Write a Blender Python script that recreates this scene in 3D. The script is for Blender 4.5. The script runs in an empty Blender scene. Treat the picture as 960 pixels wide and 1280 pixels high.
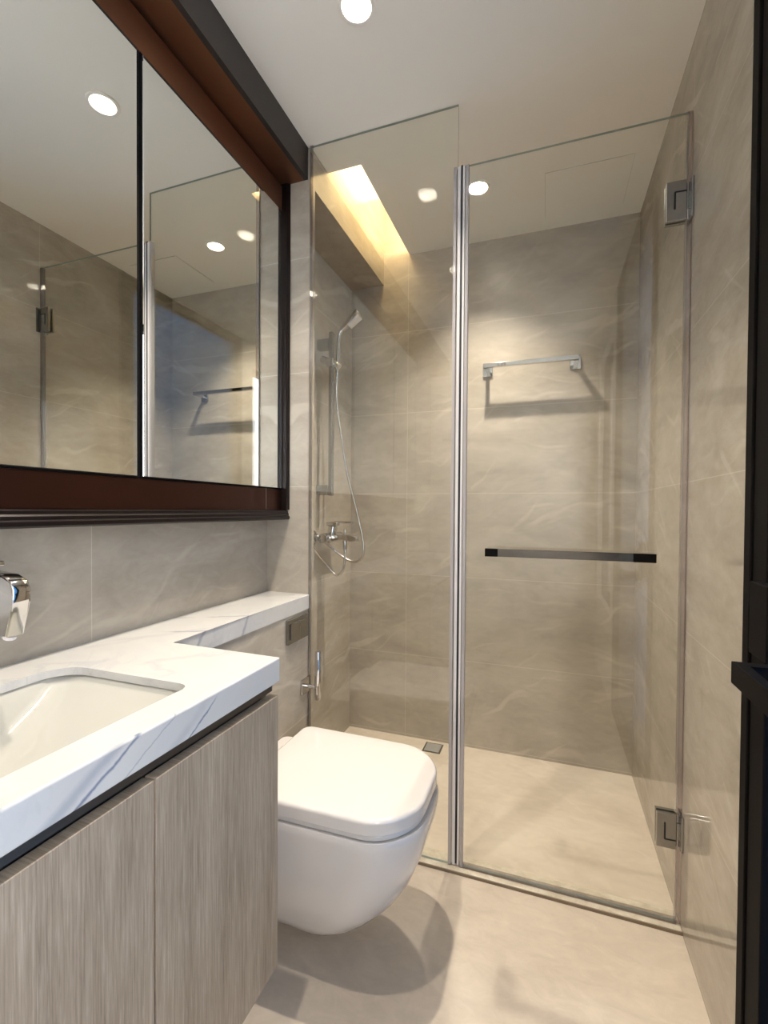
import bpy, bmesh, math
from mathutils import Vector, Matrix
C = bpy.context.scene.collection
PI = math.pi

# ------------------------------------------------------------------ camera
F, YAW, PITCH, ROLL = 577.93, .3398, -.0153, .0067
cd = bpy.data.cameras.new('camera'); cam = bpy.data.objects.new('camera', cd); C.objects.link(cam)
cd.sensor_fit = 'HORIZONTAL'; cd.sensor_width = 36; cd.lens = F / 960 * 36
cd.shift_y = 5.8 / 960; cd.clip_start = .02
cam.location = (0, 0, 1.1)
cam.rotation_euler = (Matrix.Rotation(YAW, 4, 'Z') @ Matrix.Rotation(PI / 2 + PITCH, 4, 'X') @ Matrix.Rotation(ROLL, 4, 'Z')).to_euler()
bpy.context.scene.camera = cam

# ------------------------------------------------------------------ world, exposure
w = bpy.data.worlds.new('world'); bpy.context.scene.world = w; w.use_nodes = True
w.node_tree.nodes['Background'].inputs[0].default_value = (.97, .94, .96, 1)
w.node_tree.nodes['Background'].inputs[1].default_value = 7.2
vs = bpy.context.scene.view_settings
vs.view_transform = 'Standard'; vs.look = 'None'; vs.gamma = 1; vs.use_curve_mapping = False
vs.exposure = 0.58
LAMP_W = 14.0

# ------------------------------------------------------------------ room numbers (metres)
XL, XR, YB, YF, H = -.934, .343, 2.141, -1.0, 2.319
XP, YG = -.765, 1.402          # cistern / pier face, glass plane
ZC = .81                       # worktop height
XC = -.49                      # worktop front

# ------------------------------------------------------------------ materials
def mat(name):
    m = bpy.data.materials.new(name); m.use_nodes = True
    nt = m.node_tree; return m, nt, nt.nodes['Principled BSDF']
def simple(name, col, rough=.5, metal=0, coat=0, bump=0, bscale=200, spec=.5):
    m, nt, b = mat(name)
    b.inputs['Base Color'].default_value = (*col, 1); b.inputs['Roughness'].default_value = rough
    b.inputs['Metallic'].default_value = metal; b.inputs['Coat Weight'].default_value = coat
    b.inputs['Specular IOR Level'].default_value = spec
    n = nt.nodes.new('ShaderNodeTexNoise'); n.inputs['Scale'].default_value = bscale
    tc = nt.nodes.new('ShaderNodeNewGeometry'); nt.links.new(tc.outputs['Position'], n.inputs['Vector'])
    r = nt.nodes.new('ShaderNodeMapRange'); nt.links.new(n.outputs[0], r.inputs[0])
    r.inputs[3].default_value = max(0, rough - .02); r.inputs[4].default_value = rough + .03
    nt.links.new(r.outputs[0], b.inputs['Roughness'])
    if bump:
        bp = nt.nodes.new('ShaderNodeBump'); bp.inputs['Strength'].default_value = bump; bp.inputs['Distance'].default_value = .001
        nt.links.new(n.outputs[0], bp.inputs['Height']); nt.links.new(bp.outputs[0], b.inputs['Normal'])
    return m
def ramp(nt, src, stops):
    r = nt.nodes.new('ShaderNodeValToRGB'); nt.links.new(src, r.inputs[0])
    e = r.color_ramp.elements
    while len(e) < len(stops): e.new(.5)
    for k, (p, c) in enumerate(stops):
        e[k].position = p; e[k].color = (*c, 1) if len(c) == 3 else c
    return r.outputs[0]
def mixc(nt, fac, a, b, blend='MIX'):
    m = nt.nodes.new('ShaderNodeMix'); m.data_type = 'RGBA'; m.blend_type = blend
    for s, v in ((0, fac), (6, a), (7, b)):
        if hasattr(v, 'links'): nt.links.new(v, m.inputs[s])
        elif s == 0: m.inputs[0].default_value = v
        else: m.inputs[s].default_value = (*v, 1)
    return m.outputs[2]
def math_(nt, op, a, b=None, c=None):
    m = nt.nodes.new('ShaderNodeMath'); m.operation = op
    for i, v in enumerate((a, b, c)):
        if v is None: continue
        if hasattr(v, 'links'): nt.links.new(v, m.inputs[i])
        else: m.inputs[i].default_value = v
    return m.outputs[0]
def noise(nt, vec, scale, detail=4, rough=.5, dist=0):
    n = nt.nodes.new('ShaderNodeTexNoise'); nt.links.new(vec, n.inputs['Vector'])
    n.inputs['Scale'].default_value = scale; n.inputs['Detail'].default_value = detail
    n.inputs['Roughness'].default_value = rough; n.inputs['Distortion'].default_value = dist
    return n.outputs[0]
def stretch(nt, vec, s, rot=(0, 0, 0)):
    mp = nt.nodes.new('ShaderNodeMapping'); nt.links.new(vec, mp.inputs[0])
    mp.inputs['Scale'].default_value = s; mp.inputs['Rotation'].default_value = rot
    return mp.outputs[0]

def stone(name, ca, cb, cc, rough, joints=True, vjoint=None, strm=(1, 1, 2.2), vein=.24, grout=.3):
    """honed greige stone tile: soft clouds, mottling and fine pale veins; tile joints every 39 cm"""
    m, nt, b = mat(name)
    g = nt.nodes.new('ShaderNodeNewGeometry'); pos = g.outputs['Position']
    st = stretch(nt, pos, strm, (.25, .35, .1))
    cloud = noise(nt, st, 2.6, 6, .62, .6)
    col = ramp(nt, cloud, [(.32, ca), (.5, cb), (.7, cc)])
    mot = noise(nt, st, 14, 8, .7, .8)
    col = mixc(nt, .35, col, ramp(nt, mot, [(.3, tuple(x * .72 for x in cb)), (.7, tuple(min(1, x * 1.2) for x in cb))]))
    # pale veins: short fine strokes running on a slant, and a few long hairlines
    def dot(v):
        n = nt.nodes.new('ShaderNodeVectorMath'); n.operation = 'DOT_PRODUCT'; nt.links.new(pos, n.inputs[0]); n.inputs[1].default_value = v
        return n.outputs['Value']
    warp = noise(nt, pos, 2.2, 3)
    for k, (dv, su, sv, lo, hi, amt) in enumerate((((1, 1, .62), 1.6, 17, .64, .72, vein), ((1, 1, -.25), 2.2, 24, .66, .74, vein * .8), ((1, 1, 1.7), 2.6, 34, .67, .75, vein * .7))):
        dv = Vector(dv).normalized(); e1 = dv.cross(Vector((1, -1, 0))).normalized(); e2 = dv.cross(e1)
        cmb = nt.nodes.new('ShaderNodeCombineXYZ')
        nt.links.new(math_(nt, 'MULTIPLY', dot(dv), su), cmb.inputs[0])
        nt.links.new(math_(nt, 'MULTIPLY_ADD', dot(e1), sv, math_(nt, 'MULTIPLY', warp, 5.0)), cmb.inputs[1])
        nt.links.new(math_(nt, 'MULTIPLY', dot(e2), 3.0), cmb.inputs[2])
        n1 = noise(nt, cmb.outputs[0], 1.0, 2, .5)
        soft = nt.nodes.new('ShaderNodeMapRange'); nt.links.new(n1, soft.inputs[0])
        soft.inputs[1].default_value = lo; soft.inputs[2].default_value = hi; soft.inputs[3].default_value = 0; soft.inputs[4].default_value = amt
        col = mixc(nt, soft.outputs[0], col, tuple(min(1, x * 1.45) for x in cc))
    if joints:
        sep = nt.nodes.new('ShaderNodeSeparateXYZ'); nt.links.new(pos, sep.inputs[0])
        nor = nt.nodes.new('ShaderNodeSeparateXYZ'); nt.links.new(g.outputs['Normal'], nor.inputs[0])
        z = math_(nt, 'MODULO', math_(nt, 'ADD', sep.outputs[2], 3.9 - .0075 + .195), .3885)
        hz = math_(nt, 'LESS_THAN', math_(nt, 'ABSOLUTE', math_(nt, 'SUBTRACT', z, (3.9 - .0075 + .195 + .0115) % .3885)), .0011)
        up = math_(nt, 'LESS_THAN', math_(nt, 'ABSOLUTE', nor.outputs[2]), .5)
        j = math_(nt, 'MULTIPLY', hz, up)
        if vjoint:
            for ax, v in vjoint:
                q = math_(nt, 'LESS_THAN', math_(nt, 'ABSOLUTE', math_(nt, 'SUBTRACT', sep.outputs[ax], v)), .0009)
                facing = math_(nt, 'LESS_THAN', math_(nt, 'ABSOLUTE', nor.outputs[ax]), .5)
                j = math_(nt, 'MAXIMUM', j, math_(nt, 'MULTIPLY', q, facing))
        col = mixc(nt, math_(nt, 'MULTIPLY', j, grout), col, tuple(min(1, x * 1.7) for x in cc))
    nt.links.new(col, b.inputs['Base Color'])
    rr = nt.nodes.new('ShaderNodeMapRange'); nt.links.new(mot, rr.inputs[0])
    rr.inputs[3].default_value = rough * .8; rr.inputs[4].default_value = rough * 1.25
    nt.links.new(rr.outputs[0], b.inputs['Roughness'])
    return m

M = {}
WA, WB, WC = (.315, .27, .212), (.405, .352, .283), (.50, .445, .365)
M['wall'] = stone('wall_stone', WA, WB, WC, .24, True, [(1, .735)])
M['wall_back'] = stone('back_wall_stone', WA, WB, WC, .30, True, [(0, -.64)])
M['wall_side'] = stone('side_wall_stone', WA, WB, WC, .055, True, [(1, 1.395)], grout=.2)
M['floor'] = stone('floor_stone', (.48, .40, .315), (.56, .475, .38), (.63, .55, .45), .32, False, strm=(1, 1.8, 1), vein=.12)
M['curb'] = stone('threshold_stone', (.38, .32, .23), (.56, .49, .38), (.74, .68, .56), .25, False, strm=(6, 6, 6), vein=.4)
M['ceiling'] = simple('ceiling_paint', (.81, .765, .685), .75, bump=.05)
M['white'] = simple('white_ceramic', (.61, .57, .53), .07, coat=.5, bscale=8)
M['basin'] = simple('basin_ceramic', (.50, .48, .42), .09, coat=.5, bscale=8)
M['chrome'] = simple('chrome', (.62, .61, .60), .06, 1)
M['brushed'] = simple('brushed_steel', (.36, .35, .33), .22, 1)
M['hose'] = simple('hose_steel', (.60, .57, .54), .25, 1)
M['drain'] = simple('drain_steel', (.34, .33, .30), .4, .3)
M['bar'] = simple('dark_polished_bar', (.13, .12, .11), .16, 1)
M['bronze_lit'] = simple('bronze_panel_lit', (.21, .095, .05), .38, .85, bscale=30)  # same bronze, its brighter lamplit look put into a paler base colour
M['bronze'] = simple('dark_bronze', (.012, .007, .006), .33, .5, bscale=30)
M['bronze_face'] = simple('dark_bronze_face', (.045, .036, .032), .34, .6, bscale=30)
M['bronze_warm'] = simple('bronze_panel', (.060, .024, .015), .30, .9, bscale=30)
M['black'] = simple('black_metal', (.006, .005, .005), .6, 0, spec=.08)
M['channel'] = simple('channel_metal', (.09, .08, .07), .3, .8)
M['rubber'] = simple('black_seal', (.01, .01, .01), .6)
M['plastic'] = simple('grey_plastic', (.70, .66, .64), .25)
M['mirror'] = simple('mirror_silver', (.86, .87, .84), .0, 1)
M['mirror'].node_tree.nodes['Principled BSDF'].inputs['Roughness'].default_value = 0
for l in list(M['mirror'].node_tree.links):
    if l.to_socket.name == 'Roughness': M['mirror'].node_tree.links.remove(l)
M['dark'] = simple('dark_gap', (.02, .018, .016), .7)

def glass(name, tint, extra=0.0):
    """thin clear pane: see-through with a Fresnel reflection on each face (same for every ray)"""
    m = bpy.data.materials.new(name); m.use_nodes = True; nt = m.node_tree
    nt.nodes.remove(nt.nodes['Principled BSDF'])
    out = nt.nodes['Material Output']
    t = nt.nodes.new('ShaderNodeBsdfTransparent'); t.inputs[0].default_value = (*tint, 1)
    gl = nt.nodes.new('ShaderNodeBsdfGlossy'); gl.inputs['Roughness'].default_value = 0; gl.inputs[0].default_value = (1, 1, 1, 1)
    g = nt.nodes.new('ShaderNodeNewGeometry')
    ior = nt.nodes.new('ShaderNodeMapRange'); nt.links.new(g.outputs['Backfacing'], ior.inputs[0])
    ior.inputs[3].default_value = 1.5; ior.inputs[4].default_value = 1 / 1.5
    fr = nt.nodes.new('ShaderNodeFresnel'); nt.links.new(ior.outputs[0], fr.inputs[0])
    fac = math_(nt, 'ADD', fr.outputs[0], extra)
    mx = nt.nodes.new('ShaderNodeMixShader'); nt.links.new(fac, mx.inputs[0]); nt.links.new(t.outputs[0], mx.inputs[1]); nt.links.new(gl.outputs[0], mx.inputs[2])
    nt.links.new(mx.outputs[0], out.inputs[0])
    return m
M['glass'] = glass('shower_glass', (.985, .995, .985))
M['glass_edge'] = simple('glass_edge', (.22, .27, .24), .15, coat=.5)
M['seal'] = glass('clear_seal', (.80, .77, .78), .06)
M['seal_strip'] = glass('clear_seal_strip', (.45, .42, .43), .02)
_nt = M['seal_strip'].node_tree; _d = _nt.nodes.new('ShaderNodeBsdfDiffuse'); _d.inputs[0].default_value = (.68, .63, .61, 1)
_a = _nt.nodes.new('ShaderNodeMixShader'); _a.inputs[0].default_value = .55; _src = _nt.nodes['Material Output'].inputs[0].links[0].from_socket
_nt.links.new(_src, _a.inputs[1]); _nt.links.new(_d.outputs[0], _a.inputs[2]); _nt.links.new(_a.outputs[0], _nt.nodes['Material Output'].inputs[0])
M['door_glass'] = glass('door_glass', (.12, .22, .32))
M['window_glass'] = glass('window_glass', (.95, .98, 1))

def marble():
    m, nt, b = mat('white_marble')
    g = nt.nodes.new('ShaderNodeNewGeometry'); pos = g.outputs['Position']
    col = ramp(nt, noise(nt, pos, 4, 6, .6, .5), [(.3, (.55, .535, .505)), (.7, (.61, .59, .555))])
    for sc, rot, wd, amt, c, lo, hi in ((2.1, (.5, .2, .9), .030, .30, (.36, .37, .40), .46, .56), (5.5, (1.2, .9, .4), .022, .35, (.42, .41, .40), .48, .60), (3.4, (2.2, .3, .9), .05, .22, (.50, .50, .52), .45, .6)):
        st = stretch(nt, pos, (1, 1, .9), rot)
        n1 = noise(nt, st, sc, 7, .55, 1.0)
        d = math_(nt, 'ABSOLUTE', math_(nt, 'SUBTRACT', n1, .5))
        s = nt.nodes.new('ShaderNodeMapRange'); nt.links.new(d, s.inputs[0]); s.inputs[1].default_value = 0; s.inputs[2].default_value = wd
        s.inputs[3].default_value = amt; s.inputs[4].default_value = 0
        gt = nt.nodes.new('ShaderNodeMapRange'); nt.links.new(noise(nt, stretch(nt, pos, (1, 1, 1), rot), 3, 3), gt.inputs[0])
        gt.inputs[1].default_value = lo; gt.inputs[2].default_value = hi
        col = mixc(nt, math_(nt, 'MULTIPLY', s.outputs[0], gt.outputs[0]), col, c)
    # the few bold slanting veins of the slab
    sep = nt.nodes.new('ShaderNodeSeparateXYZ'); nt.links.new(pos, sep.inputs[0])
    wob = math_(nt, 'MULTIPLY', math_(nt, 'SUBTRACT', noise(nt, pos, 14, 5, .65), .5), .03)
    for y0, sl, wd, amt in ((.573, 1.67, .0030, .85), (.408, 1.93, .0045, .85), (.470, 1.8, .0022, .4), (.375, 1.9, .014, .35), (.545, 1.7, .012, .2), (.25, 1.8, .005, .6), (1.02, .7, .006, .5), (1.19, .5, .005, .45), (.90, .8, .004, .35)):
        d = math_(nt, 'SUBTRACT', math_(nt, 'MULTIPLY', math_(nt, 'SUBTRACT', sep.outputs[2], ZC - .024), sl), math_(nt, 'SUBTRACT', sep.outputs[1], y0))
        d = math_(nt, 'ADD', math_(nt, 'MULTIPLY_ADD', math_(nt, 'ADD', sep.outputs[0], .49), .55, d), wob)
        s = nt.nodes.new('ShaderNodeMapRange'); nt.links.new(math_(nt, 'ABSOLUTE', d), s.inputs[0]); s.inputs[1].default_value = wd * .3; s.inputs[2].default_value = wd * 1.6
        s.inputs[3].default_value = amt; s.inputs[4].default_value = 0
        fade = nt.nodes.new('ShaderNodeMapRange'); nt.links.new(noise(nt, pos, 9, 3), fade.inputs[0]); fade.inputs[1].default_value = .35; fade.inputs[2].default_value = .5
        gate = math_(nt, 'MAXIMUM', math_(nt, 'GREATER_THAN', sep.outputs[0], XC - .0035), math_(nt, 'GREATER_THAN', sep.outputs[1], .80))
        col = mixc(nt, math_(nt, 'MULTIPLY', math_(nt, 'MULTIPLY', s.outputs[0], fade.outputs[0]), gate), col, (.15, .18, .26))
    nt.links.new(col, b.inputs['Base Color']); b.inputs['Roughness'].default_value = .16; b.inputs['Coat Weight'].default_value = .3
    b.inputs['Coat Roughness'].default_value = .1
    return m
M['marble'] = marble()

def wood():
    m, nt, b = mat('grey_oak_veneer')
    g = nt.nodes.new('ShaderNodeNewGeometry'); pos = g.outputs['Position']
    st = stretch(nt, pos, (1, 9, .55))
    base = ramp(nt, noise(nt, st, 3.0, 6, .6, .8), [(.3, (.20, .145, .097)), (.5, (.32, .25, .178)), (.72, (.45, .36, .265))])
    fine = noise(nt, stretch(nt, pos, (1, 60, 1.6)), 6, 8, .7, .3)
    col = mixc(nt, .55, base, ramp(nt, fine, [(.35, (.16, .115, .076)), (.5, (.31, .24, .17)), (.68, (.52, .43, .33))]))
    por = noise(nt, stretch(nt, pos, (1, 130, 3.5)), 5, 3, .6)
    col = mixc(nt, ramp(nt, por, [(.60, (0, 0, 0)), (.70, (.45, .45, .45))]), col, (.50, .44, .36))
    nt.links.new(col, b.inputs['Base Color']); b.inputs['Roughness'].default_value = .45
    bp = nt.nodes.new('ShaderNodeBump'); bp.inputs['Strength'].default_value = .25; bp.inputs['Distance'].default_value = .0006
    nt.links.new(fine, bp.inputs['Height']); nt.links.new(bp.outputs[0], b.inputs['Normal'])
    return m
M['wood'] = wood()
def emit(name, col, s):
    m = bpy.data.materials.new(name); m.use_nodes = True; nt = m.node_tree
    b = nt.nodes['Principled BSDF']; b.inputs['Emission Color'].default_value = (*col, 1); b.inputs['Emission Strength'].default_value = s
    b.inputs['Base Color'].default_value = (.8, .8, .8, 1)
    return m
M['led'] = emit('downlight_glow', (1, .97, .90), 7)
M['strip'] = emit('warm_strip_glow', (1, .78, .42), 11)
M['reflector'] = simple('reflector', (.10, .10, .095), .4, .8)

# ------------------------------------------------------------------ mesh helpers
def new_bm(): return bmesh.new()
def add_box(bm, x0, x1, y0, y1, z0, z1, bev=0, seg=2, mi=0):
    r = bmesh.ops.create_cube(bm, size=1)
    vs_ = r['verts']
    for v in vs_:
        v.co = Vector(((x0 + x1) / 2 + v.co.x * (x1 - x0), (y0 + y1) / 2 + v.co.y * (y1 - y0), (z0 + z1) / 2 + v.co.z * (z1 - z0)))
    if bev:
        es = list({e for v in vs_ for e in v.link_edges})
        bmesh.ops.bevel(bm, geom=es, offset=bev, segments=seg, profile=.5, affect='EDGES')
    return bm
def add_cyl(bm, p0, p1, r0, r1=None, n=32, cap=True, bev=0):
    p0, p1 = Vector(p0), Vector(p1); r1 = r0 if r1 is None else r1
    d = p1 - p0; q = d.to_track_quat('Z', 'Y').to_matrix().to_4x4()
    prof = [(r0, 0), (r1, d.length)] if not bev else [(r0 - bev, 0), (r0 - bev * .3, bev * .3), (r0, bev), (r1, d.length - bev), (r1 - bev * .3, d.length - bev * .3), (r1 - bev, d.length)]
    rings = []
    for r, z in prof:
        rings.append([bm.verts.new(p0 + (q @ Vector((r * math.cos(2 * PI * k / n), r * math.sin(2 * PI * k / n), z)))) for k in range(n)])
    for a, b in zip(rings, rings[1:]):
        for k in range(n): bm.faces.new((a[k], a[(k + 1) % n], b[(k + 1) % n], b[k]))
    if cap: bm.faces.new(rings[0][::-1]); bm.faces.new(rings[-1])
    return bm
def add_lathe(bm, c, prof, n=48, axis='Z'):
    c = Vector(c); rings = []
    for r, z in prof:
        rings.append([bm.verts.new(c + Vector((r * math.cos(2 * PI * k / n), r * math.sin(2 * PI * k / n), z))) for k in range(n)])
    for a, b in zip(rings, rings[1:]):
        for k in range(n): bm.faces.new((a[k], a[(k + 1) % n], b[(k + 1) % n], b[k]))
    return rings
def catmull(P, n=8):
    P = [Vector(p) for p in P]; Q = [P[0] * 2 - P[1]] + P + [P[-1] * 2 - P[-2]]; out = []
    for i in range(1, len(Q) - 2):
        a, b, c, d = Q[i - 1:i + 3]
        for k in range(n):
            t = k / n
            out.append(.5 * ((2 * b) + (c - a) * t + (2 * a - 5 * b + 4 * c - d) * t * t + (3 * b - a - 3 * c + d) * t ** 3))
    return out + [P[-1]]
def add_tube(bm, pts, r, n=12):
    pts = [Vector(p) for p in pts]; rr = r if isinstance(r, (list, tuple)) else [r] * len(pts)
    up = Vector((0, 1, 0)); rings = []
    for i, p in enumerate(pts):
        t = (pts[min(i + 1, len(pts) - 1)] - pts[max(i - 1, 0)]).normalized()
        s = t.cross(up)
        if s.length < 1e-3: s = t.cross(Vector((1, 0, 0)))
        s.normalize(); u = s.cross(t).normalized(); up = u
        rings.append([bm.verts.new(p + s * rr[i] * math.cos(2 * PI * k / n) + u * rr[i] * math.sin(2 * PI * k / n)) for k in range(n)])
    for a, b in zip(rings, rings[1:]):
        for k in range(n): bm.faces.new((a[k], a[(k + 1) % n], b[(k + 1) % n], b[k]))
    bm.faces.new(rings[0][::-1]); bm.faces.new(rings[-1])
    return bm
def add_poly_prism(bm, pts, vec, bev=0):
    """closed outline (3-D points) swept by vec"""
    a = [bm.verts.new(p) for p in pts]; vec = Vector(vec)
    b = [bm.verts.new(Vector(p) + vec) for p in pts]; n = len(pts)
    fs = [bm.faces.new(a[::-1]), bm.faces.new(b)]
    for k in range(n): fs.append(bm.faces.new((a[k], a[(k + 1) % n], b[(k + 1) % n], b[k])))
    if bev:
        es = [e for e in bm.edges if e.verts[0] in a and e.verts[1] in a or e.verts[0] in b and e.verts[1] in b]
        bmesh.ops.bevel(bm, geom=es, offset=bev, segments=3, profile=.5, affect='EDGES')
    return bm
def link(name, bm, m, parent=None, smooth=False, angle=40):
    bmesh.ops.recalc_face_normals(bm, faces=bm.faces)
    me = bpy.data.meshes.new(name); bm.to_mesh(me); bm.free()
    for mm in (m if isinstance(m, (list, tuple)) else [m]): me.materials.append(mm)
    o = bpy.data.objects.new(name, me); C.objects.link(o)
    if parent is not None:
        o.parent = parent
        base = parent.matrix_basis.translation.copy()
        q = parent.parent
        while q is not None: base += q.matrix_basis.translation; q = q.parent
        me.transform(Matrix.Translation(-base))
    else:
        # origin at the base of the thing
        cs = [v.co for v in me.vertices]
        c = Vector(((min(v.x for v in cs) + max(v.x for v in cs)) / 2, (min(v.y for v in cs) + max(v.y for v in cs)) / 2, min(v.z for v in cs)))
        me.transform(Matrix.Translation(-c)); o.location = c
    if smooth:
        for p in me.polygons: p.use_smooth = True
        b2 = bmesh.new(); b2.from_mesh(me); an = math.radians(angle)
        for e in b2.edges:
            if len(e.link_faces) == 2 and e.calc_face_angle(0) > an: e.smooth = False
        b2.to_mesh(me); b2.free()
    return o
def empty(name, loc, label, cat, group=None):
    o = bpy.data.objects.new(name, None); C.objects.link(o); o.location = loc; o.empty_display_size = .05
    o['label'] = label; o['category'] = cat
    if group: o['group'] = group
    return o
def tag(o, label, cat, group=None):
    o['label'] = label; o['category'] = cat
    if group: o['group'] = group
    return o
def struct(name, bm, m, parent=None, smooth=False):
    o = link(name, bm, m, parent, smooth)
    if parent is None: o['kind'] = 'structure'
    return o
def boolean_cut(o, cutters):
    """subtract cutters, bake the result, delete the cutters"""
    for c in cutters:
        md = o.modifiers.new('cut', 'BOOLEAN'); md.operation = 'DIFFERENCE'; md.object = c; md.solver = 'EXACT'
    bpy.context.view_layer.update()
    dg = bpy.context.evaluated_depsgraph_get()
    me = bpy.data.meshes.new_from_object(o.evaluated_get(dg))
    o.modifiers.clear(); o.data = me
    for c in cutters: bpy.data.objects.remove(c, do_unlink=True)
    return o
def rrect(x0, x1, y0, y1, r, n=8, z=0):
    """rounded rectangle outline; r = (x1y1, x0y1, x0y0, x1y0) radii"""
    if not isinstance(r, (tuple, list)): r = (r,) * 4
    pts = []
    for k, (cx_, cy_, rr, a0) in enumerate(((x1 - r[0], y1 - r[0], r[0], 0), (x0 + r[1], y1 - r[1], r[1], PI / 2), (x0 + r[2], y0 + r[2], r[2], PI), (x1 - r[3], y0 + r[3], r[3], 1.5 * PI))):
        for i in range(n + 1):
            a = a0 + PI / 2 * i / n
            pts.append(Vector((cx_ + rr * math.cos(a), cy_ + rr * math.sin(a), z)))
    return pts
def loft(bm, rings, cap0=True, cap1=True):
    R = [[bm.verts.new(p) for p in r] for r in rings]; n = len(R[0])
    for a, b in zip(R, R[1:]):
        for k in range(n): bm.faces.new((a[k], a[(k + 1) % n], b[(k + 1) % n], b[k]))
    if cap0: bm.faces.new(R[0][::-1])
    if cap1: bm.faces.new(R[-1])

# ================================================================== SETTING
T = .12
SLX0, SLX1, SLY0, SLZ = XP, -.636, 1.53, 2.62     # lighting slot in the shower ceiling
struct('floor', add_box(new_bm(), XL - T, XR + T, YF - T, YB + T, -.1, 0), M['floor'])
struct('wall_left', add_box(new_bm(), XL - T, XL, YF - T, YB + T, 0, SLZ), M['wall'])
struct('wall_back', add_box(new_bm(), XL, XR + T, YB, YB + T, 0, SLZ), M['wall_back'])
DY = 1.0105                                        # the right wall stops here at the door frame
struct('wall_right', add_box(new_bm(), XR, XR + T, DY, YB, 0, SLZ), M['wall_side'])
struct('wall_front', add_box(new_bm(), XL, XR + T, YF - T, YF, 0, H), M['ceiling'])
bm = new_bm()                                      # right wall behind the camera, around its window
add_box(bm, XR, XR + T, YF, .0, 0, .5); add_box(bm, XR, XR + T, YF, .0, 2.15, H)
add_box(bm, XR, XR + T, YF, -.85, .5, 2.15); add_box(bm, XR, XR + T, -.12, .0, .5, 2.15)
struct('wall_window_side', bm, M['ceiling'])
# ceiling with the slot left open
bm = new_bm()
add_box(bm, SLX1, XR + T, SLY0, YB, H, H + .02)
add_box(bm, XL, XR + T, YF - T, SLY0, H, H + .02)
ce = struct('ceiling', bm, M['ceiling'])
bm = new_bm()                                      # inside of the slot above the ceiling
add_box(bm, SLX1 + .08, SLX1 + .10, SLY0, YB, H + .02, SLZ)
add_box(bm, SLX0, SLX1 + .10, SLY0 - .02, SLY0, H + .02, SLZ)
add_box(bm, SLX0 - .2, SLX1 + .10, SLY0 - .02, YB, SLZ, SLZ + .02)
struct('ceiling_cove', bm, M['ceiling'])
# stone pier, bulkhead over the shower, cistern boxing under the ledge
struct('wall_pier', add_box(new_bm(), XL, XP, YG, YG + .03, 0, H), M['wall'])
struct('wall_bulkhead', add_box(new_bm(), XL, XP, YG + .03, YB, 2.193, SLZ), M['wall'])
struct('wall_cistern', add_box(new_bm(), XL, XP, .79, YG, 0, ZC - .0475), M['wall'])
# dark fascia above the mirror cabinet
o = struct('trim_1', add_box(new_bm(), -.79, -.775, YF, YG - .001, 2.213, H), M['bronze_face'])
o = struct('trim_2', add_box(new_bm(), XL, -.79, YF, YG - .001, 2.213, 2.225), M['bronze_lit'])  # fascia underside, its warm lit look painted by the paler bronze
# shower threshold
struct('trim_3', add_box(new_bm(), XP, XR, 1.378, 1.445, 0, .008, .002), M['curb'])

struct('trim_4', add_box(new_bm(), XP, XR, 1.374, 1.3778, 0, .0082), simple('threshold_edge', (.20, .15, .10), .5))

# black framed glass door on the right
d = struct('door_1', add_box(new_bm(), XR - .006, XR + .05, DY - .028, DY, 0, H, .002), M['black'])
bm = new_bm()
add_box(bm, XR - .002, XR + .038, .925, DY - .030, 0.01, H - .005, .002)
add_box(bm, XR - .002, XR + .038, .01, .06, 0.01, H - .005, .002)
add_box(bm, XR - .002, XR + .038, .06, .925, 0.01, .09, .002)
add_box(bm, XR - .002, XR + .038, .06, .925, H - .06, H - .005, .002)
leaf = link('door_leaf', bm, M['black'], d)
link('pane', add_box(new_bm(), XR + .012, XR + .020, .06, .925, .09, H - .06), M['door_glass'], leaf)
bm = new_bm(); add_box(bm, XR - .022, XR - .002, .868, .935, .865, .985, .002)
link('lock_case', bm, M['black'], leaf)
bm = new_bm()
add_poly_prism(bm, [(XR - .002, .842, .838), (XR - .075, .842, .838), (XR - .075, .70, .838), (XR - .060, .70, .838), (XR - .060, .822, .838), (XR - .002, .822, .838)], (0, 0, .034), .0015)
link('door_handle', bm, M['black'], leaf)
# window beside the camera, behind
wn = struct('window_1', None or add_box(new_bm(), XR + .03, XR + .07, -.85, -.81, .5, 2.15), M['black'])
bm = new_bm(); add_box(bm, XR + .03, XR + .07, -.16, -.12, .5, 2.15); add_box(bm, XR + .03, XR + .07, -.81, -.16, .5, .54); add_box(bm, XR + .03, XR + .07, -.81, -.16, 2.11, 2.15)
link('window_frame', bm, M['black'], wn)
link('pane', add_box(new_bm(), XR + .047, XR + .053, -.81, -.16, .54, 2.11), M['window_glass'], wn)

# ================================================================== VANITY WORKTOP (with ledge)
bm = new_bm()
L = [(XL, -.25), (XC, -.25), (XC, .782), (XP + .004, .782), (XP + .004, YG - .009), (XP, YG - .009), (XP, YG), (XL, YG)]
add_poly_prism(bm, [Vector((x, y, ZC - .0475)) for x, y in L], (0, 0, .0475))
es = [e for e in bm.edges if all(v.co.z > ZC - .001 for v in e.verts) or (abs(e.verts[0].co.x - XC) < .001 and abs(e.verts[1].co.x - XC) < .001) or
      (e.verts[0].co.z != e.verts[1].co.z and e.verts[0].co.x > XL + .01 and abs(e.verts[0].co.y - .782) < .001 and e.verts[0].co.x > XC - .001)]
bmesh.ops.bevel(bm, geom=es, offset=.003, segments=3, profile=.5, affect='EDGES')
top = link('worktop', bm, M['marble'])
BX0, BX1, BY0, BY1 = -.835, -.548, .115, .606
def basin_ring(ins, z, r=.03, dy=0):
    pts = rrect(BX0 + ins, BX1 - ins, BY0 + ins, BY1 - ins - dy, (r * .7 + .001, r * 1.6 + .004, r * 1.6 + .004, r * .7 + .001), 8, z)
    return pts
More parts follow.
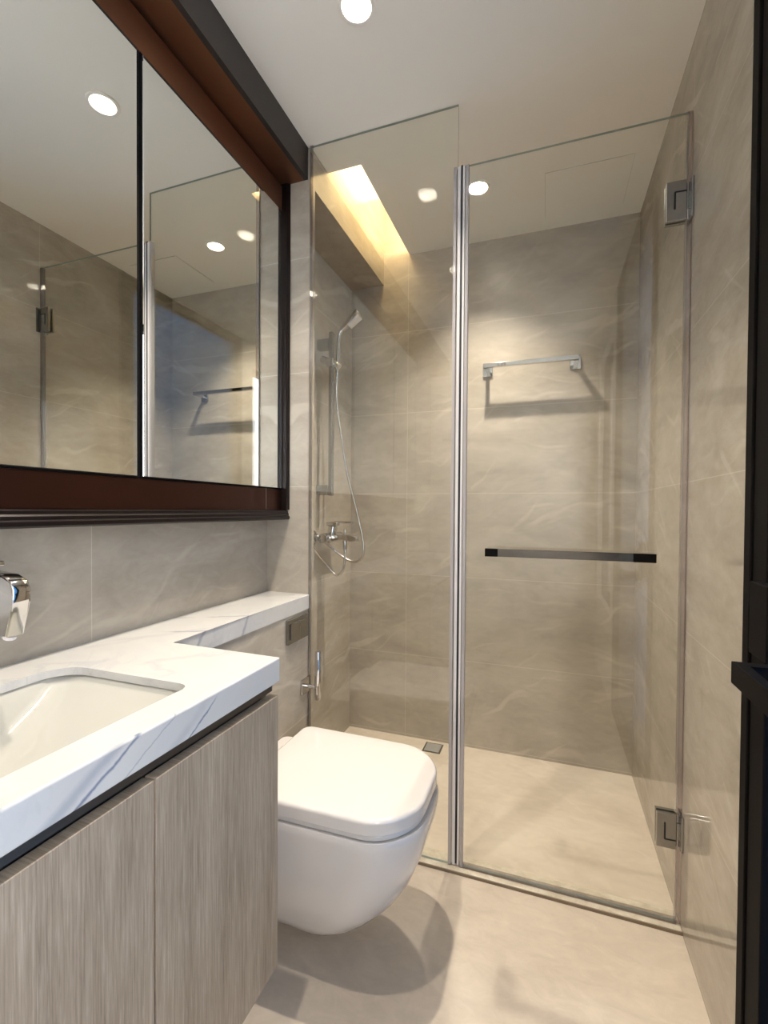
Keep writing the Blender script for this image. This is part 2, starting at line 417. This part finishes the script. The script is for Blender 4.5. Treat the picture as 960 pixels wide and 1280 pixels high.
def cutter(ins, z0, z1):
    cb = new_bm(); loft(cb, [basin_ring(ins, z0), basin_ring(ins, z1)]); return link('cutter', cb, M['marble'])
boolean_cut(top, [cutter(0, ZC - .10, ZC + .05), cutter(-.014, ZC - .10, ZC - .0135)])
tag(top, 'white grey-veined marble worktop running into the narrow ledge behind the toilet', 'worktop')

# basin under the cut-out
bm = new_bm()
def br(ins, z, dyfar=0, r=.03):
    return rrect(BX0 + ins, BX1 - ins, BY0 + ins + dyfar * .6, BY1 - ins - dyfar, (r,) * 4, 8, z)
zb = ZC - .0140
inner = [br(-.012, zb, 0, .03), br(-.004, zb, 0, .03), br(.000, zb - .006, .004, .03), br(.010, zb - .035, .035, .04), br(.022, zb - .075, .085, .05), br(.045, zb - .098, .125, .055), br(.085, zb - .106, .16, .05), br(.125, zb - .109, .19, .012)]
outer = [br(-.012, zb, 0, .03), br(-.012, zb - .01, 0, .03), br(.0, zb - .06, .03, .04), br(.012, zb - .10, .07, .05), br(.04, zb - .119, .115, .05), br(.12, zb - .124, .19, .012)]
loft(bm, inner, False, True); loft(bm, outer, False, True)
bmesh.ops.remove_doubles(bm, verts=bm.verts, dist=1e-5)
bs = link('basin', bm, M['basin'], smooth=True, angle=60)
tag(bs, 'white rectangular ceramic basin sunk under the marble worktop cut-out', 'basin')
bm = new_bm(); cx_, cy_ = (BX0 + BX1) / 2, (BY0 + BY1) / 2 - .04
add_lathe(bm, (cx_, cy_, zb - .107), [(.0, .006), (.018, .005), (.024, .002), (.032, .001), (.033, -.003)], 32)
bmesh.ops.remove_doubles(bm, verts=bm.verts, dist=1e-5)
link('drain', bm, M['chrome'], bs, True)['label'] = 'round chrome drain'

# basin tap
tp = empty('basin_tap', (XL, .478, .93), 'polished chrome basin tap with a squared downturned spout above the basin', 'tap')
side = [(XL + .004, .930), (-.805, .926), (-.795, .922), (-.790, .903), (-.766, .903), (-.752, .955), (-.749, .975), (-.756, .988), (-.775, .996), (-.82, .999), (XL + .004, .996)]
bm = new_bm(); add_poly_prism(bm, [Vector((x, .464, z)) for x, z in side], (0, .026, 0), .003)
link('spout', bm, M['chrome'], tp, True)
bm = new_bm(); add_cyl(bm, (XL, .478, .963), (XL + .006, .478, .963), .045, bev=.002); link('wall_plate', bm, M['chrome'], tp, True)
bm = new_bm(); add_cyl(bm, (-.778, .477, .9035), (-.780, .477, .8985), .009); link('aerator', bm, M['plastic'], tp, True)
bm = new_bm(); add_cyl(bm, (-.885, .477, .997), (-.885, .477, 1.018), .019, bev=.003); add_box(bm, -.89, -.80, .470, .484, 1.008, 1.016, .002)
link('lever', bm, M['chrome'], tp, True)

# ================================================================== VANITY CABINET
cab = empty('vanity_cabinet', (-.71, .26, .21), 'wall-hung grey oak vanity cabinet under the marble worktop', 'cabinet')
bm = new_bm()
add_box(bm, XL + .004, -.512, -.245, .768, .215, .232); add_box(bm, XL + .004, -.512, .750, .768, .232, .7615); add_box(bm, XL + .004, -.512, -.245, -.227, .232, .7615)
add_box(bm, XL + .004, -.92, -.227, .750, .232, .7615); add_box(bm, -.85, -.512, .465, .483, .232, .62)
link('body', bm, M['wood'], cab)
bm = new_bm()
add_poly_prism(bm, [Vector((x, -.245, z)) for x, z in [(-.53, .7615), (-.498, .7615), (-.498, .748), (-.512, .742), (-.516, .720), (-.530, .715)]], (0, 1.012, 0))
link('grip_channel', bm, M['channel'], cab)['label'] = 'dark metal grip channel'
for y0, y1 in ((.4775, .776), (.179, .4745), (-.120, .176), (-.245, -.123)):
    bm = new_bm(); add_box(bm, -.510, -.490, y0, y1, .203, .7375, .0012)
    link('door', bm, M['wood'], cab)

# ================================================================== TOILET
wc = empty('toilet', (XP, 1.07, .09), 'white wall-hung toilet with its lid closed', 'toilet')
TY0, TY1 = .893, 1.247
XT = -.245
def tring(x0, xf, y0, y1, z, rf, rb=.02, n=10, bulge=.02):
    yc = (y0 + y1) / 2; hw = (y1 - y0) / 2
    pts = rrect(x0, xf, y0, y1, (rf, rb, rb, rf), n, z)
    out = []
    for p in pts:
        t = max(0, (p.x - x0) / (xf - x0)); yy = (p.y - yc) / hw
        out.append(Vector((p.x - bulge * t ** 6 * yy * yy, yc + (p.y - yc) * (1 - .04 * t * t), z)))
    return out
bm = new_bm()
rows = [  # z, front x, half width, corner radius
    (.094, -.450, .098, .085), (.098, -.425, .112, .095), (.110, -.400, .124, .10), (.140, -.362, .141, .11), (.185, -.322, .156, .118), (.235, -.291, .166, .122), (.29, -.268, .173, .122), (.34, -.254, .177, .12), (.375, -.248, .179, .118), (.388, -.248, .179, .118), (.3935, -.251, .177, .116)]
loft(bm, [tring(XP, xf, 1.07 - hw, 1.07 + hw, z, r) for z, xf, hw, r in rows])
link('bowl', bm, M['white'], wc, True, 50)
def lid(z0, z1, x0, xf, hw, r, e):
    R = [tring(x0 + e, xf - e, 1.07 - hw + e, 1.07 + hw - e, z0, r - e, .025),
         tring(x0, xf, 1.07 - hw, 1.07 + hw, z0 + e * .6, r, .028)]
    hh = z1 - z0
    for k in range(0, 6):
        a = PI / 2 * k / 5; q = .009
        R.append(tring(x0 + q * (1 - math.cos(a)), xf - q * (1 - math.cos(a)), 1.07 - hw + q * (1 - math.cos(a)), 1.07 + hw - q * (1 - math.cos(a)), z1 - q + q * math.sin(a), r - q * (1 - math.cos(a)), .028))
    R.append(tring(x0 + .05, xf - .05, 1.07 - hw + .05, 1.07 + hw - .05, z1 + .001, r - .045, .012))
    b = new_bm(); loft(b, R); return b
link('seat', lid(.3955, .410, -.685, -.257, .172, .110, .003), M['white'], wc, True, 50)
link('lid', lid(.4085, .442, -.690, -.252, .177, .118, .003), M['white'], wc, True, 50)
bm = new_bm(); add_box(bm, -.725, -.680, 1.07 - .10, 1.07 + .10, .3945, .4078, .003, 3); link('hinge_block', bm, M['white'], wc, True)

# flush plate
fp = empty('flush_plate', (XP, 1.3145, .676), 'small square chrome flush plate on the wall above the toilet', 'flush plate')
link('plate', add_box(new_bm(), XP, XP + .010, 1.250, 1.378, .674, .752, .002), M['brushed'], fp)
for y0, y1 in ((1.262, 1.318), (1.320, 1.366)):
    link('button', add_box(new_bm(), XP + .0102, XP + .014, y0, y1, .688, .738, .0012), M['brushed'], fp)

# upright holder
hd = empty('toilet_roll_holder', (XP, 1.367, .47), 'chrome upright paper holder rod on a square wall plate beside the toilet', 'holder')
link('wall_plate', add_box(new_bm(), XP, XP + .008, 1.343, 1.391, .482, .533, .0015), M['chrome'], hd)
bm = new_bm(); add_cyl(bm, (XP + .008, 1.367, .5075), (-.714, 1.367, .5075), .0075, n=24); link('arm', bm, M['chrome'], hd, True)
bm = new_bm(); add_cyl(bm, (-.712, 1.367, .468), (-.712, 1.367, .628), .0105, n=32, bev=.0015); link('rod', bm, M['chrome'], hd, True)

# ================================================================== MIRROR CABINET
XM = -.865
mc = empty('mirror_cabinet', (-.89, .5, 1.065), 'wide mirrored wall cabinet in a dark bronze frame over the worktop', 'mirror cabinet')
MY0 = -.30
bm = new_bm(); add_box(bm, XL, XM - .016, MY0, YG - .004, 1.068, 2.212); link('carcass', bm, M['bronze'], mc)
# outer bead along the bottom and far end
bm = new_bm()
prof = [(XM - .016, 1.0635), (-.845, 1.0635), (-.8415, 1.067), (-.8415, 1.0745), (-.846, 1.0775), (-.846, 1.084), (-.849, 1.0875), (-.849, 1.0935), (-.855, 1.0965), (XM - .016, 1.0965)]
add_poly_prism(bm, [Vector((x, MY0, z)) for x, z in prof], (0, YG - .001 - MY0, 0))
link('bottom_bead', bm, M['bronze'], mc)
bm = new_bm()
ye = YG - .002
prof = [(XM - .016, ye), (-.8425, ye), (-.8415, ye - .001), (-.8415, ye - .003), (-.846, ye - .0042), (-.846, ye - .0062), (-.8505, ye - .0074), (-.8505, ye - .0092), (XM - .016, ye - .010)]
add_poly_prism(bm, [Vector((x, y, 1.0967)) for x, y in prof], (0, 0, 2.212 - 1.0967)); link('end_bead', bm, M['bronze'], mc)
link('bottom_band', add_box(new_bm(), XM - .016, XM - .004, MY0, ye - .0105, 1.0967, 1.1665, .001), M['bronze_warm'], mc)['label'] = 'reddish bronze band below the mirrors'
link('top_band', add_box(new_bm(), XM - .016, XM - .004, MY0, ye - .0105, 2.1195, 2.203, .001), M['bronze_lit'], mc)['label'] = 'reddish bronze band above the mirrors'  # lamplight on this band is put into its colour
link('band_line', add_box(new_bm(), XM - .004, XM - .0036, 1.298, 1.2995, 1.0967, 1.1665), M['brushed'], mc)  # thin upright steel-toned line across the bottom band
for y0, y1 in ((.808, ye - .0112), (.20, .793), (MY0, .187)):
    dr = link('mirror_door', add_box(new_bm(), XM - .015, XM - .004, y0 - .003, y1 + .001, 1.1675, 2.1185), M['black'], mc)
    mm = link('mirror', add_box(new_bm(), XM - .004, XM, y0, y1 - .001, 1.171, 2.1155, .0012, 1), M['mirror'], dr)
link('door_gap_strip', add_box(new_bm(), XM - .0155, XM - .006, .795, .804, 1.1675, 2.1185), M['black'], mc)

# ================================================================== SHOWER SCREEN AND DOOR
ZD = 2.130
def pane(name, x0, x1, z0, z1, parent):
    o = link(name, add_box(new_bm(), x0, x1, YG - .004, YG + .004, z0, z1), [M['glass'], M['glass_edge']], parent)
    for p in o.data.polygons:
        if abs(p.normal.y) < .5: p.material_index = 1
    return o
sc = empty('shower_screen', (-.515, YG, .008), 'tall fixed clear glass shower panel reaching the ceiling beside the toilet', 'glass panel')
pane('glass_pane', XP + .002, -.2655, .009, H - .001, sc)
bm = new_bm(); add_box(bm, XP, XP + .012, YG - .0085, YG - .0045, .009, H - .001, .001); link('wall_seal', bm, M['seal'], sc)
def strip(x0, x1, m, nm, par, y0=YG - .009, y1=YG + .009, z0=.012, z1=ZD):
    return link(nm, add_box(new_bm(), x0, x1, y0, y1, z0, z1, .001), m, par)
strip(-.2775, -.2685, M['seal_strip'], 'seal_profile', sc)
strip(-.2650, -.2562, M['plastic'], 'magnet_strip', sc, YG - .006, YG + .006)
sd = empty('shower_door', (.33, YG, .012), 'hinged clear glass shower door with a horizontal dark bar handle', 'glass door')
pane('glass_pane', -.2435, .3335, .014, ZD, sd)
strip(-.2410, -.2320, M['seal_strip'], 'seal_profile', sd)
strip(-.2500, -.2437, M['plastic'], 'magnet_strip', sd, YG - .006, YG + .006)
link('black_seal_line', add_box(new_bm(), -.2558, -.2503, YG - .005, YG + .005, .016, ZD + .004), M['rubber'], sd)
strip(.328, .3425, M['seal'], 'hinge_side_seal', sd, YG - .007, YG + .007)
link('bottom_seal', add_box(new_bm(), -.2435, .3335, YG - .007, YG + .007, .0085, .020, .001), M['seal'], sd)
def hinge(z0, z1, flip):
    zc = (z0 + z1) / 2
    bm = new_bm()
    add_box(bm, .282, .3285, YG - .014, YG - .0042, z0, z1, .0015); add_box(bm, .282, .3285, YG + .0042, YG + .014, z0, z1, .0015)
    h = link('hinge', bm, M['brushed'], sd)
    bm = new_bm()
    s = 1 if not flip else -1
    add_box(bm, .2995, .3035, YG - .0150, YG - .0138, zc - .022, zc + .022)
    add_box(bm, .301, .328, YG - .0150, YG - .0138, zc + s * .022 - .0015, zc + s * .022 + .0015)
    link('slot_line', bm, M['rubber'], h)
    bm = new_bm(); add_cyl(bm, (.3335, YG, z0 + .004), (.3335, YG, z1 - .004), .0065, n=24, bev=.001); link('pivot', bm, M['chrome'], h, True)
    bm = new_bm(); add_box(bm, XR - .006, XR, YG - .024, YG + .024, z0, z1, .001); add_box(bm, XR - .013, XR - .005, YG - .010, YG + .010, zc - .022, zc + .022, .001)
    link('hinge_wall_plate', bm, M['brushed'], h)
hinge(1.852, 1.954, False); hinge(.212, .304, True)
hn = link('handle', add_box(new_bm(), -.168, .264, YG - .054, YG - .042, .968, .990, .0015), M['bar'], sd)
hn['label'] = 'dark polished horizontal bar handle'
for x0 in (-.168, .240):
    link('handle_post', add_box(new_bm(), x0, x0 + .024, YG - .0418, YG - .0042, .968, .990, .0012), M['chrome'], hn)
for x0 in (-.1685, .2115):
    link('handle_end', add_box(new_bm(), x0, x0 + (.036 if x0 < 0 else .053), YG - .0552, YG - .0541, .9675, .9905), M['black'], hn)

# ================================================================== SHOWER FITTINGS
rl = empty('shower_rail', (XL, 1.785, 1.16), 'chrome vertical slide rail on the left shower wall with a hand shower holder', 'shower rail')
link('rail', add_box(new_bm(), -.880, -.864, 1.774, 1.798, 1.158, 1.850, .0015), M['brushed'], rl)
for z in (1.800, 1.180):
    link('wall_bracket', add_box(new_bm(), XL, -.880, 1.770, 1.802, z - .020, z + .022, .0015), M['brushed'], rl)
bm = new_bm(); add_cyl(bm, (-.918, 1.786, 1.742), (-.882, 1.786, 1.726), .016, n=28, bev=.002)
kb = link('slider', bm, M['chrome'], rl, True)
bm = new_bm(); add_box(bm, -.888, -.858, 1.766, 1.806, 1.700, 1.738, .004); add_cyl(bm, (-.862, 1.786, 1.722), (-.838, 1.786, 1.700), .013, .015, n=28, bev=.002)
link('handset_holder', bm, M['chrome'], rl, True)
hs = empty('hand_shower', (-.846, 1.795, 1.69), 'chrome hand shower with a square-edged head hung on the slide rail', 'hand shower')
bm = new_bm(); add_tube(bm, catmull([(-.851, 1.800, 1.680), (-.848, 1.800, 1.76), (-.846, 1.800, 1.82), (-.838, 1.800, 1.852), (-.822, 1.800, 1.868)], 6), .0085, 16)
link('stem', bm, M['chrome'], hs, True)
ax = Vector((.085, 0, .062)).normalized(); nm_ = Vector((.58, 0, -.81))
bm = new_bm(); a = Vector((-.828, 1.8, 1.862)); b_ = Vector((-.755, 1.8, 1.918))
u = (b_ - a).normalized(); v = Vector((0, 1, 0)); q = Vector((u.z, 0, -u.x))
def hb(bm, s0, s1, w0, w1, t0, t1):
    vs_ = []
    for s, w_ in ((s0, w0), (s1, w1)):
        for (yy, tt) in ((-1, t0), (1, t0), (1, t1), (-1, t1)):
            vs_.append(bm.verts.new(a + u * s + v * yy * w_ + q * tt))
    for f in ((3, 2, 1, 0), (4, 5, 6, 7), (0, 1, 5, 4), (1, 2, 6, 5), (2, 3, 7, 6), (3, 0, 4, 7)): bm.faces.new([vs_[i] for i in f])
    es = list({e for w_ in vs_ for e in w_.link_edges}); bmesh.ops.bevel(bm, geom=es, offset=.003, segments=2, profile=.5, affect='EDGES')
hb(bm, -.006, .045, .011, .020, -.010, .008); hb(bm, .043, .098, .020, .024, -.013, .006)
link('head', bm, M['chrome'], hs, True)
bm = new_bm(); hb(bm, .030, .090, .018, .021, .0075, .018); link('spray_face', bm, M['plastic'], hs)

hp = [(-.851, 1.800, 1.684), (-.860, 1.81, 1.60), (-.858, 1.82, 1.52), (-.8457, 1.83, 1.418), (-.818, 1.83, 1.262), (-.785, 1.83, 1.142), (-.757, 1.83, 1.04), (-.738, 1.83, .945), (-.745, 1.83, .897), (-.7775, 1.83, .874), (-.828, 1.825, .891), (-.875, 1.81, .93), (-.910, 1.76, .975), (-.922, 1.70, .990), (-.920, 1.70, .955), (-.905, 1.77, .885), (-.878, 1.80, .838), (-.850, 1.80, .817), (-.822, 1.80, .838), (-.813, 1.80, .885), (-.812, 1.80, .940)]
bm = new_bm(); add_tube(bm, catmull(hp, 8), .0052, 12)
tag(link('shower_hose', bm, M['hose'], smooth=True), 'long looping metal shower hose hanging from the hand shower to the mixer', 'hose')

mx = empty('shower_mixer', (XL, 1.80, .97), 'chrome lever bath mixer with a spout on the left shower wall', 'shower mixer')
for dy in (-.075, .075):
    bm = new_bm(); add_cyl(bm, (XL, 1.82 + dy, .978), (XL + .012, 1.82 + dy, .978), .032, .026, n=36, bev=.002)
    add_cyl(bm, (XL + .010, 1.82 + dy, .978), (-.885, 1.82 + dy, .978), .014, n=24)
    link('wall_flange', bm, M['chrome'], mx, True)
bm = new_bm(); add_cyl(bm, (-.885, 1.73, .978), (-.885, 1.91, .978), .021, n=36, bev=.004); add_cyl(bm, (-.878, 1.80, .978), (-.868, 1.80, 1.028), .021, .019, n=32, bev=.002)
link('body', bm, M['chrome'], mx, True)
bm = new_bm(); add_box(bm, -.893, -.845, 1.78, 1.82, 1.029, 1.046, .004); add_box(bm, -.862, -.775, 1.790, 1.812, 1.040, 1.050, .003)
link('lever', bm, M['chrome'], mx, True)
bm = new_bm(); add_poly_prism(bm, [Vector((x, 1.782, z)) for x, z in [(-.872, .962), (-.872, .990), (-.80, .992), (-.757, .986), (-.755, .966), (-.785, .964), (-.80, .973), (-.83, .974)]], (0, .036, 0), .002)
link('spout', bm, M['chrome'], mx, True)
bm = new_bm(); add_cyl(bm, (-.812, 1.80, .991), (-.812, 1.80, 1.016), .0055, n=20, bev=.001); add_cyl(bm, (-.812, 1.80, .930), (-.812, 1.80, .973), .009, n=20, bev=.001)
link('diverter', bm, M['chrome'], mx, True)

# towel rail on the back wall
tr = empty('towel_rail', (-.085, YB, 1.73), 'chrome square towel rail on the back shower wall', 'towel rail')
for x in (-.262, .105):
    link('wall_plate', add_box(new_bm(), x - .022, x + .022, YB - .008, YB, 1.703, 1.755, .0012), M['chrome'], tr)
    link('arm', add_box(new_bm(), x - .008, x + .008, YB - .072, YB - .008, 1.722, 1.738, .001), M['chrome'], tr)
link('bar', add_box(new_bm(), -.272, .115, YB - .088, YB - .072, 1.721, 1.739, .0012), M['chrome'], tr)

# floor drain
dn = empty('floor_drain', (-.487, 2.075, 0), 'small square steel floor drain in the shower corner', 'floor drain')
link('frame', add_box(new_bm(), -.528, -.445, 2.032, 2.118, 0, .002), M['brushed'], dn)
link('grate', add_box(new_bm(), -.521, -.452, 2.039, 2.111, .0021, .004, .0008), M['drain'], dn)

# ceiling access panel
ap = empty('access_panel', (.122, 1.92, H), 'flat white access panel in the shower ceiling', 'access panel')
link('seam', add_box(new_bm(), -.0225, .2685, 1.7835, 2.0535, H - .0012, H), simple('seam_shadow_gap', (.42, .39, .33), .8), ap)
link('cover', add_box(new_bm(), -.0215, .2675, 1.7845, 2.0525, H - .0022, H - .0012), M['ceiling'], ap)

# ================================================================== LIGHTS
def downlight(x, y, label, power):
    o = empty('downlight', (x, y, H), label, 'ceiling light', 'round recessed downlights')
    bm = new_bm()
    rings = add_lathe(bm, (x, y, H), [(.046, -.0002), (.046, -.003), (.043, -.004), (.036, -.003), (.034, .0)], 48)
    link('trim_ring', bm, M['ceiling'], o, True)
    bm = new_bm()
    add_lathe(bm, (x, y, H), [(.0345, -.0005), (.034, .006), (.031, .025), (.025, .042), (.020, .050)], 48)
    link('reflector', bm, M['reflector'], o, True, 80)
    bm = new_bm(); add_cyl(bm, (x, y, H + .048), (x, y, H + .052), .021, n=40); link('lamp', bm, M['led'], o)
    ld = bpy.data.lights.new('downlight_lamp', 'AREA'); ld.shape = 'DISK'; ld.size = .034; ld.energy = LAMP_W * power; ld.color = (1, .91, .79)
    ld.spread = math.radians(140)
    lo = bpy.data.objects.new('downlight_lamp', ld); C.objects.link(lo); lo.parent = o; lo.location = (0, 0, .0465)
    return o
DL = [(-.4502, 1.0484, 'round recessed downlight above the toilet', .75), (-.262, 1.781, 'round recessed downlight inside the shower', 1), (-.45, .458, 'round recessed downlight above the basin', .45)]
cuts = []
for x, y, lb, pw in DL:
    bm = new_bm(); add_cyl(bm, (x, y, H - .05), (x, y, H + .05), .0343, n=48); cuts.append(link('cutter', bm, M['ceiling']))
boolean_cut(ce, cuts)
for x, y, lb, pw in DL: downlight(x, y, lb, pw)
# warm strip inside the slot, lying on the hidden ledge above the ceiling edge
sp = empty('light_strip', (-.60, 1.84, H + .02), 'warm light strip hidden in the shower ceiling slot', 'light strip')
link('strip', add_box(new_bm(), -.612, -.600, SLY0 + .01, YB - .01, H + .021, H + .028), M['strip'], sp)
ld = bpy.data.lights.new('strip_lamp', 'AREA'); ld.shape = 'RECTANGLE'; ld.size = .56; ld.size_y = .10; ld.energy = 1.6; ld.color = (1, .80, .46)
lo = bpy.data.objects.new('strip_lamp', ld); C.objects.link(lo); lo.parent = sp
lo.location = (-.7 + .60, 0, .27); lo.rotation_euler = (0, 0, PI / 2)
ld = bpy.data.lights.new('ledge_lamp', 'AREA'); ld.shape = 'RECTANGLE'; ld.size = .58; ld.size_y = .012; ld.energy = 2.4; ld.color = (1, .80, .46)
lo = bpy.data.objects.new('ledge_lamp', ld); C.objects.link(lo); lo.parent = sp
lo.location = (-.0135, 0, .010); lo.rotation_euler = (PI / 2, 0, -PI / 2)
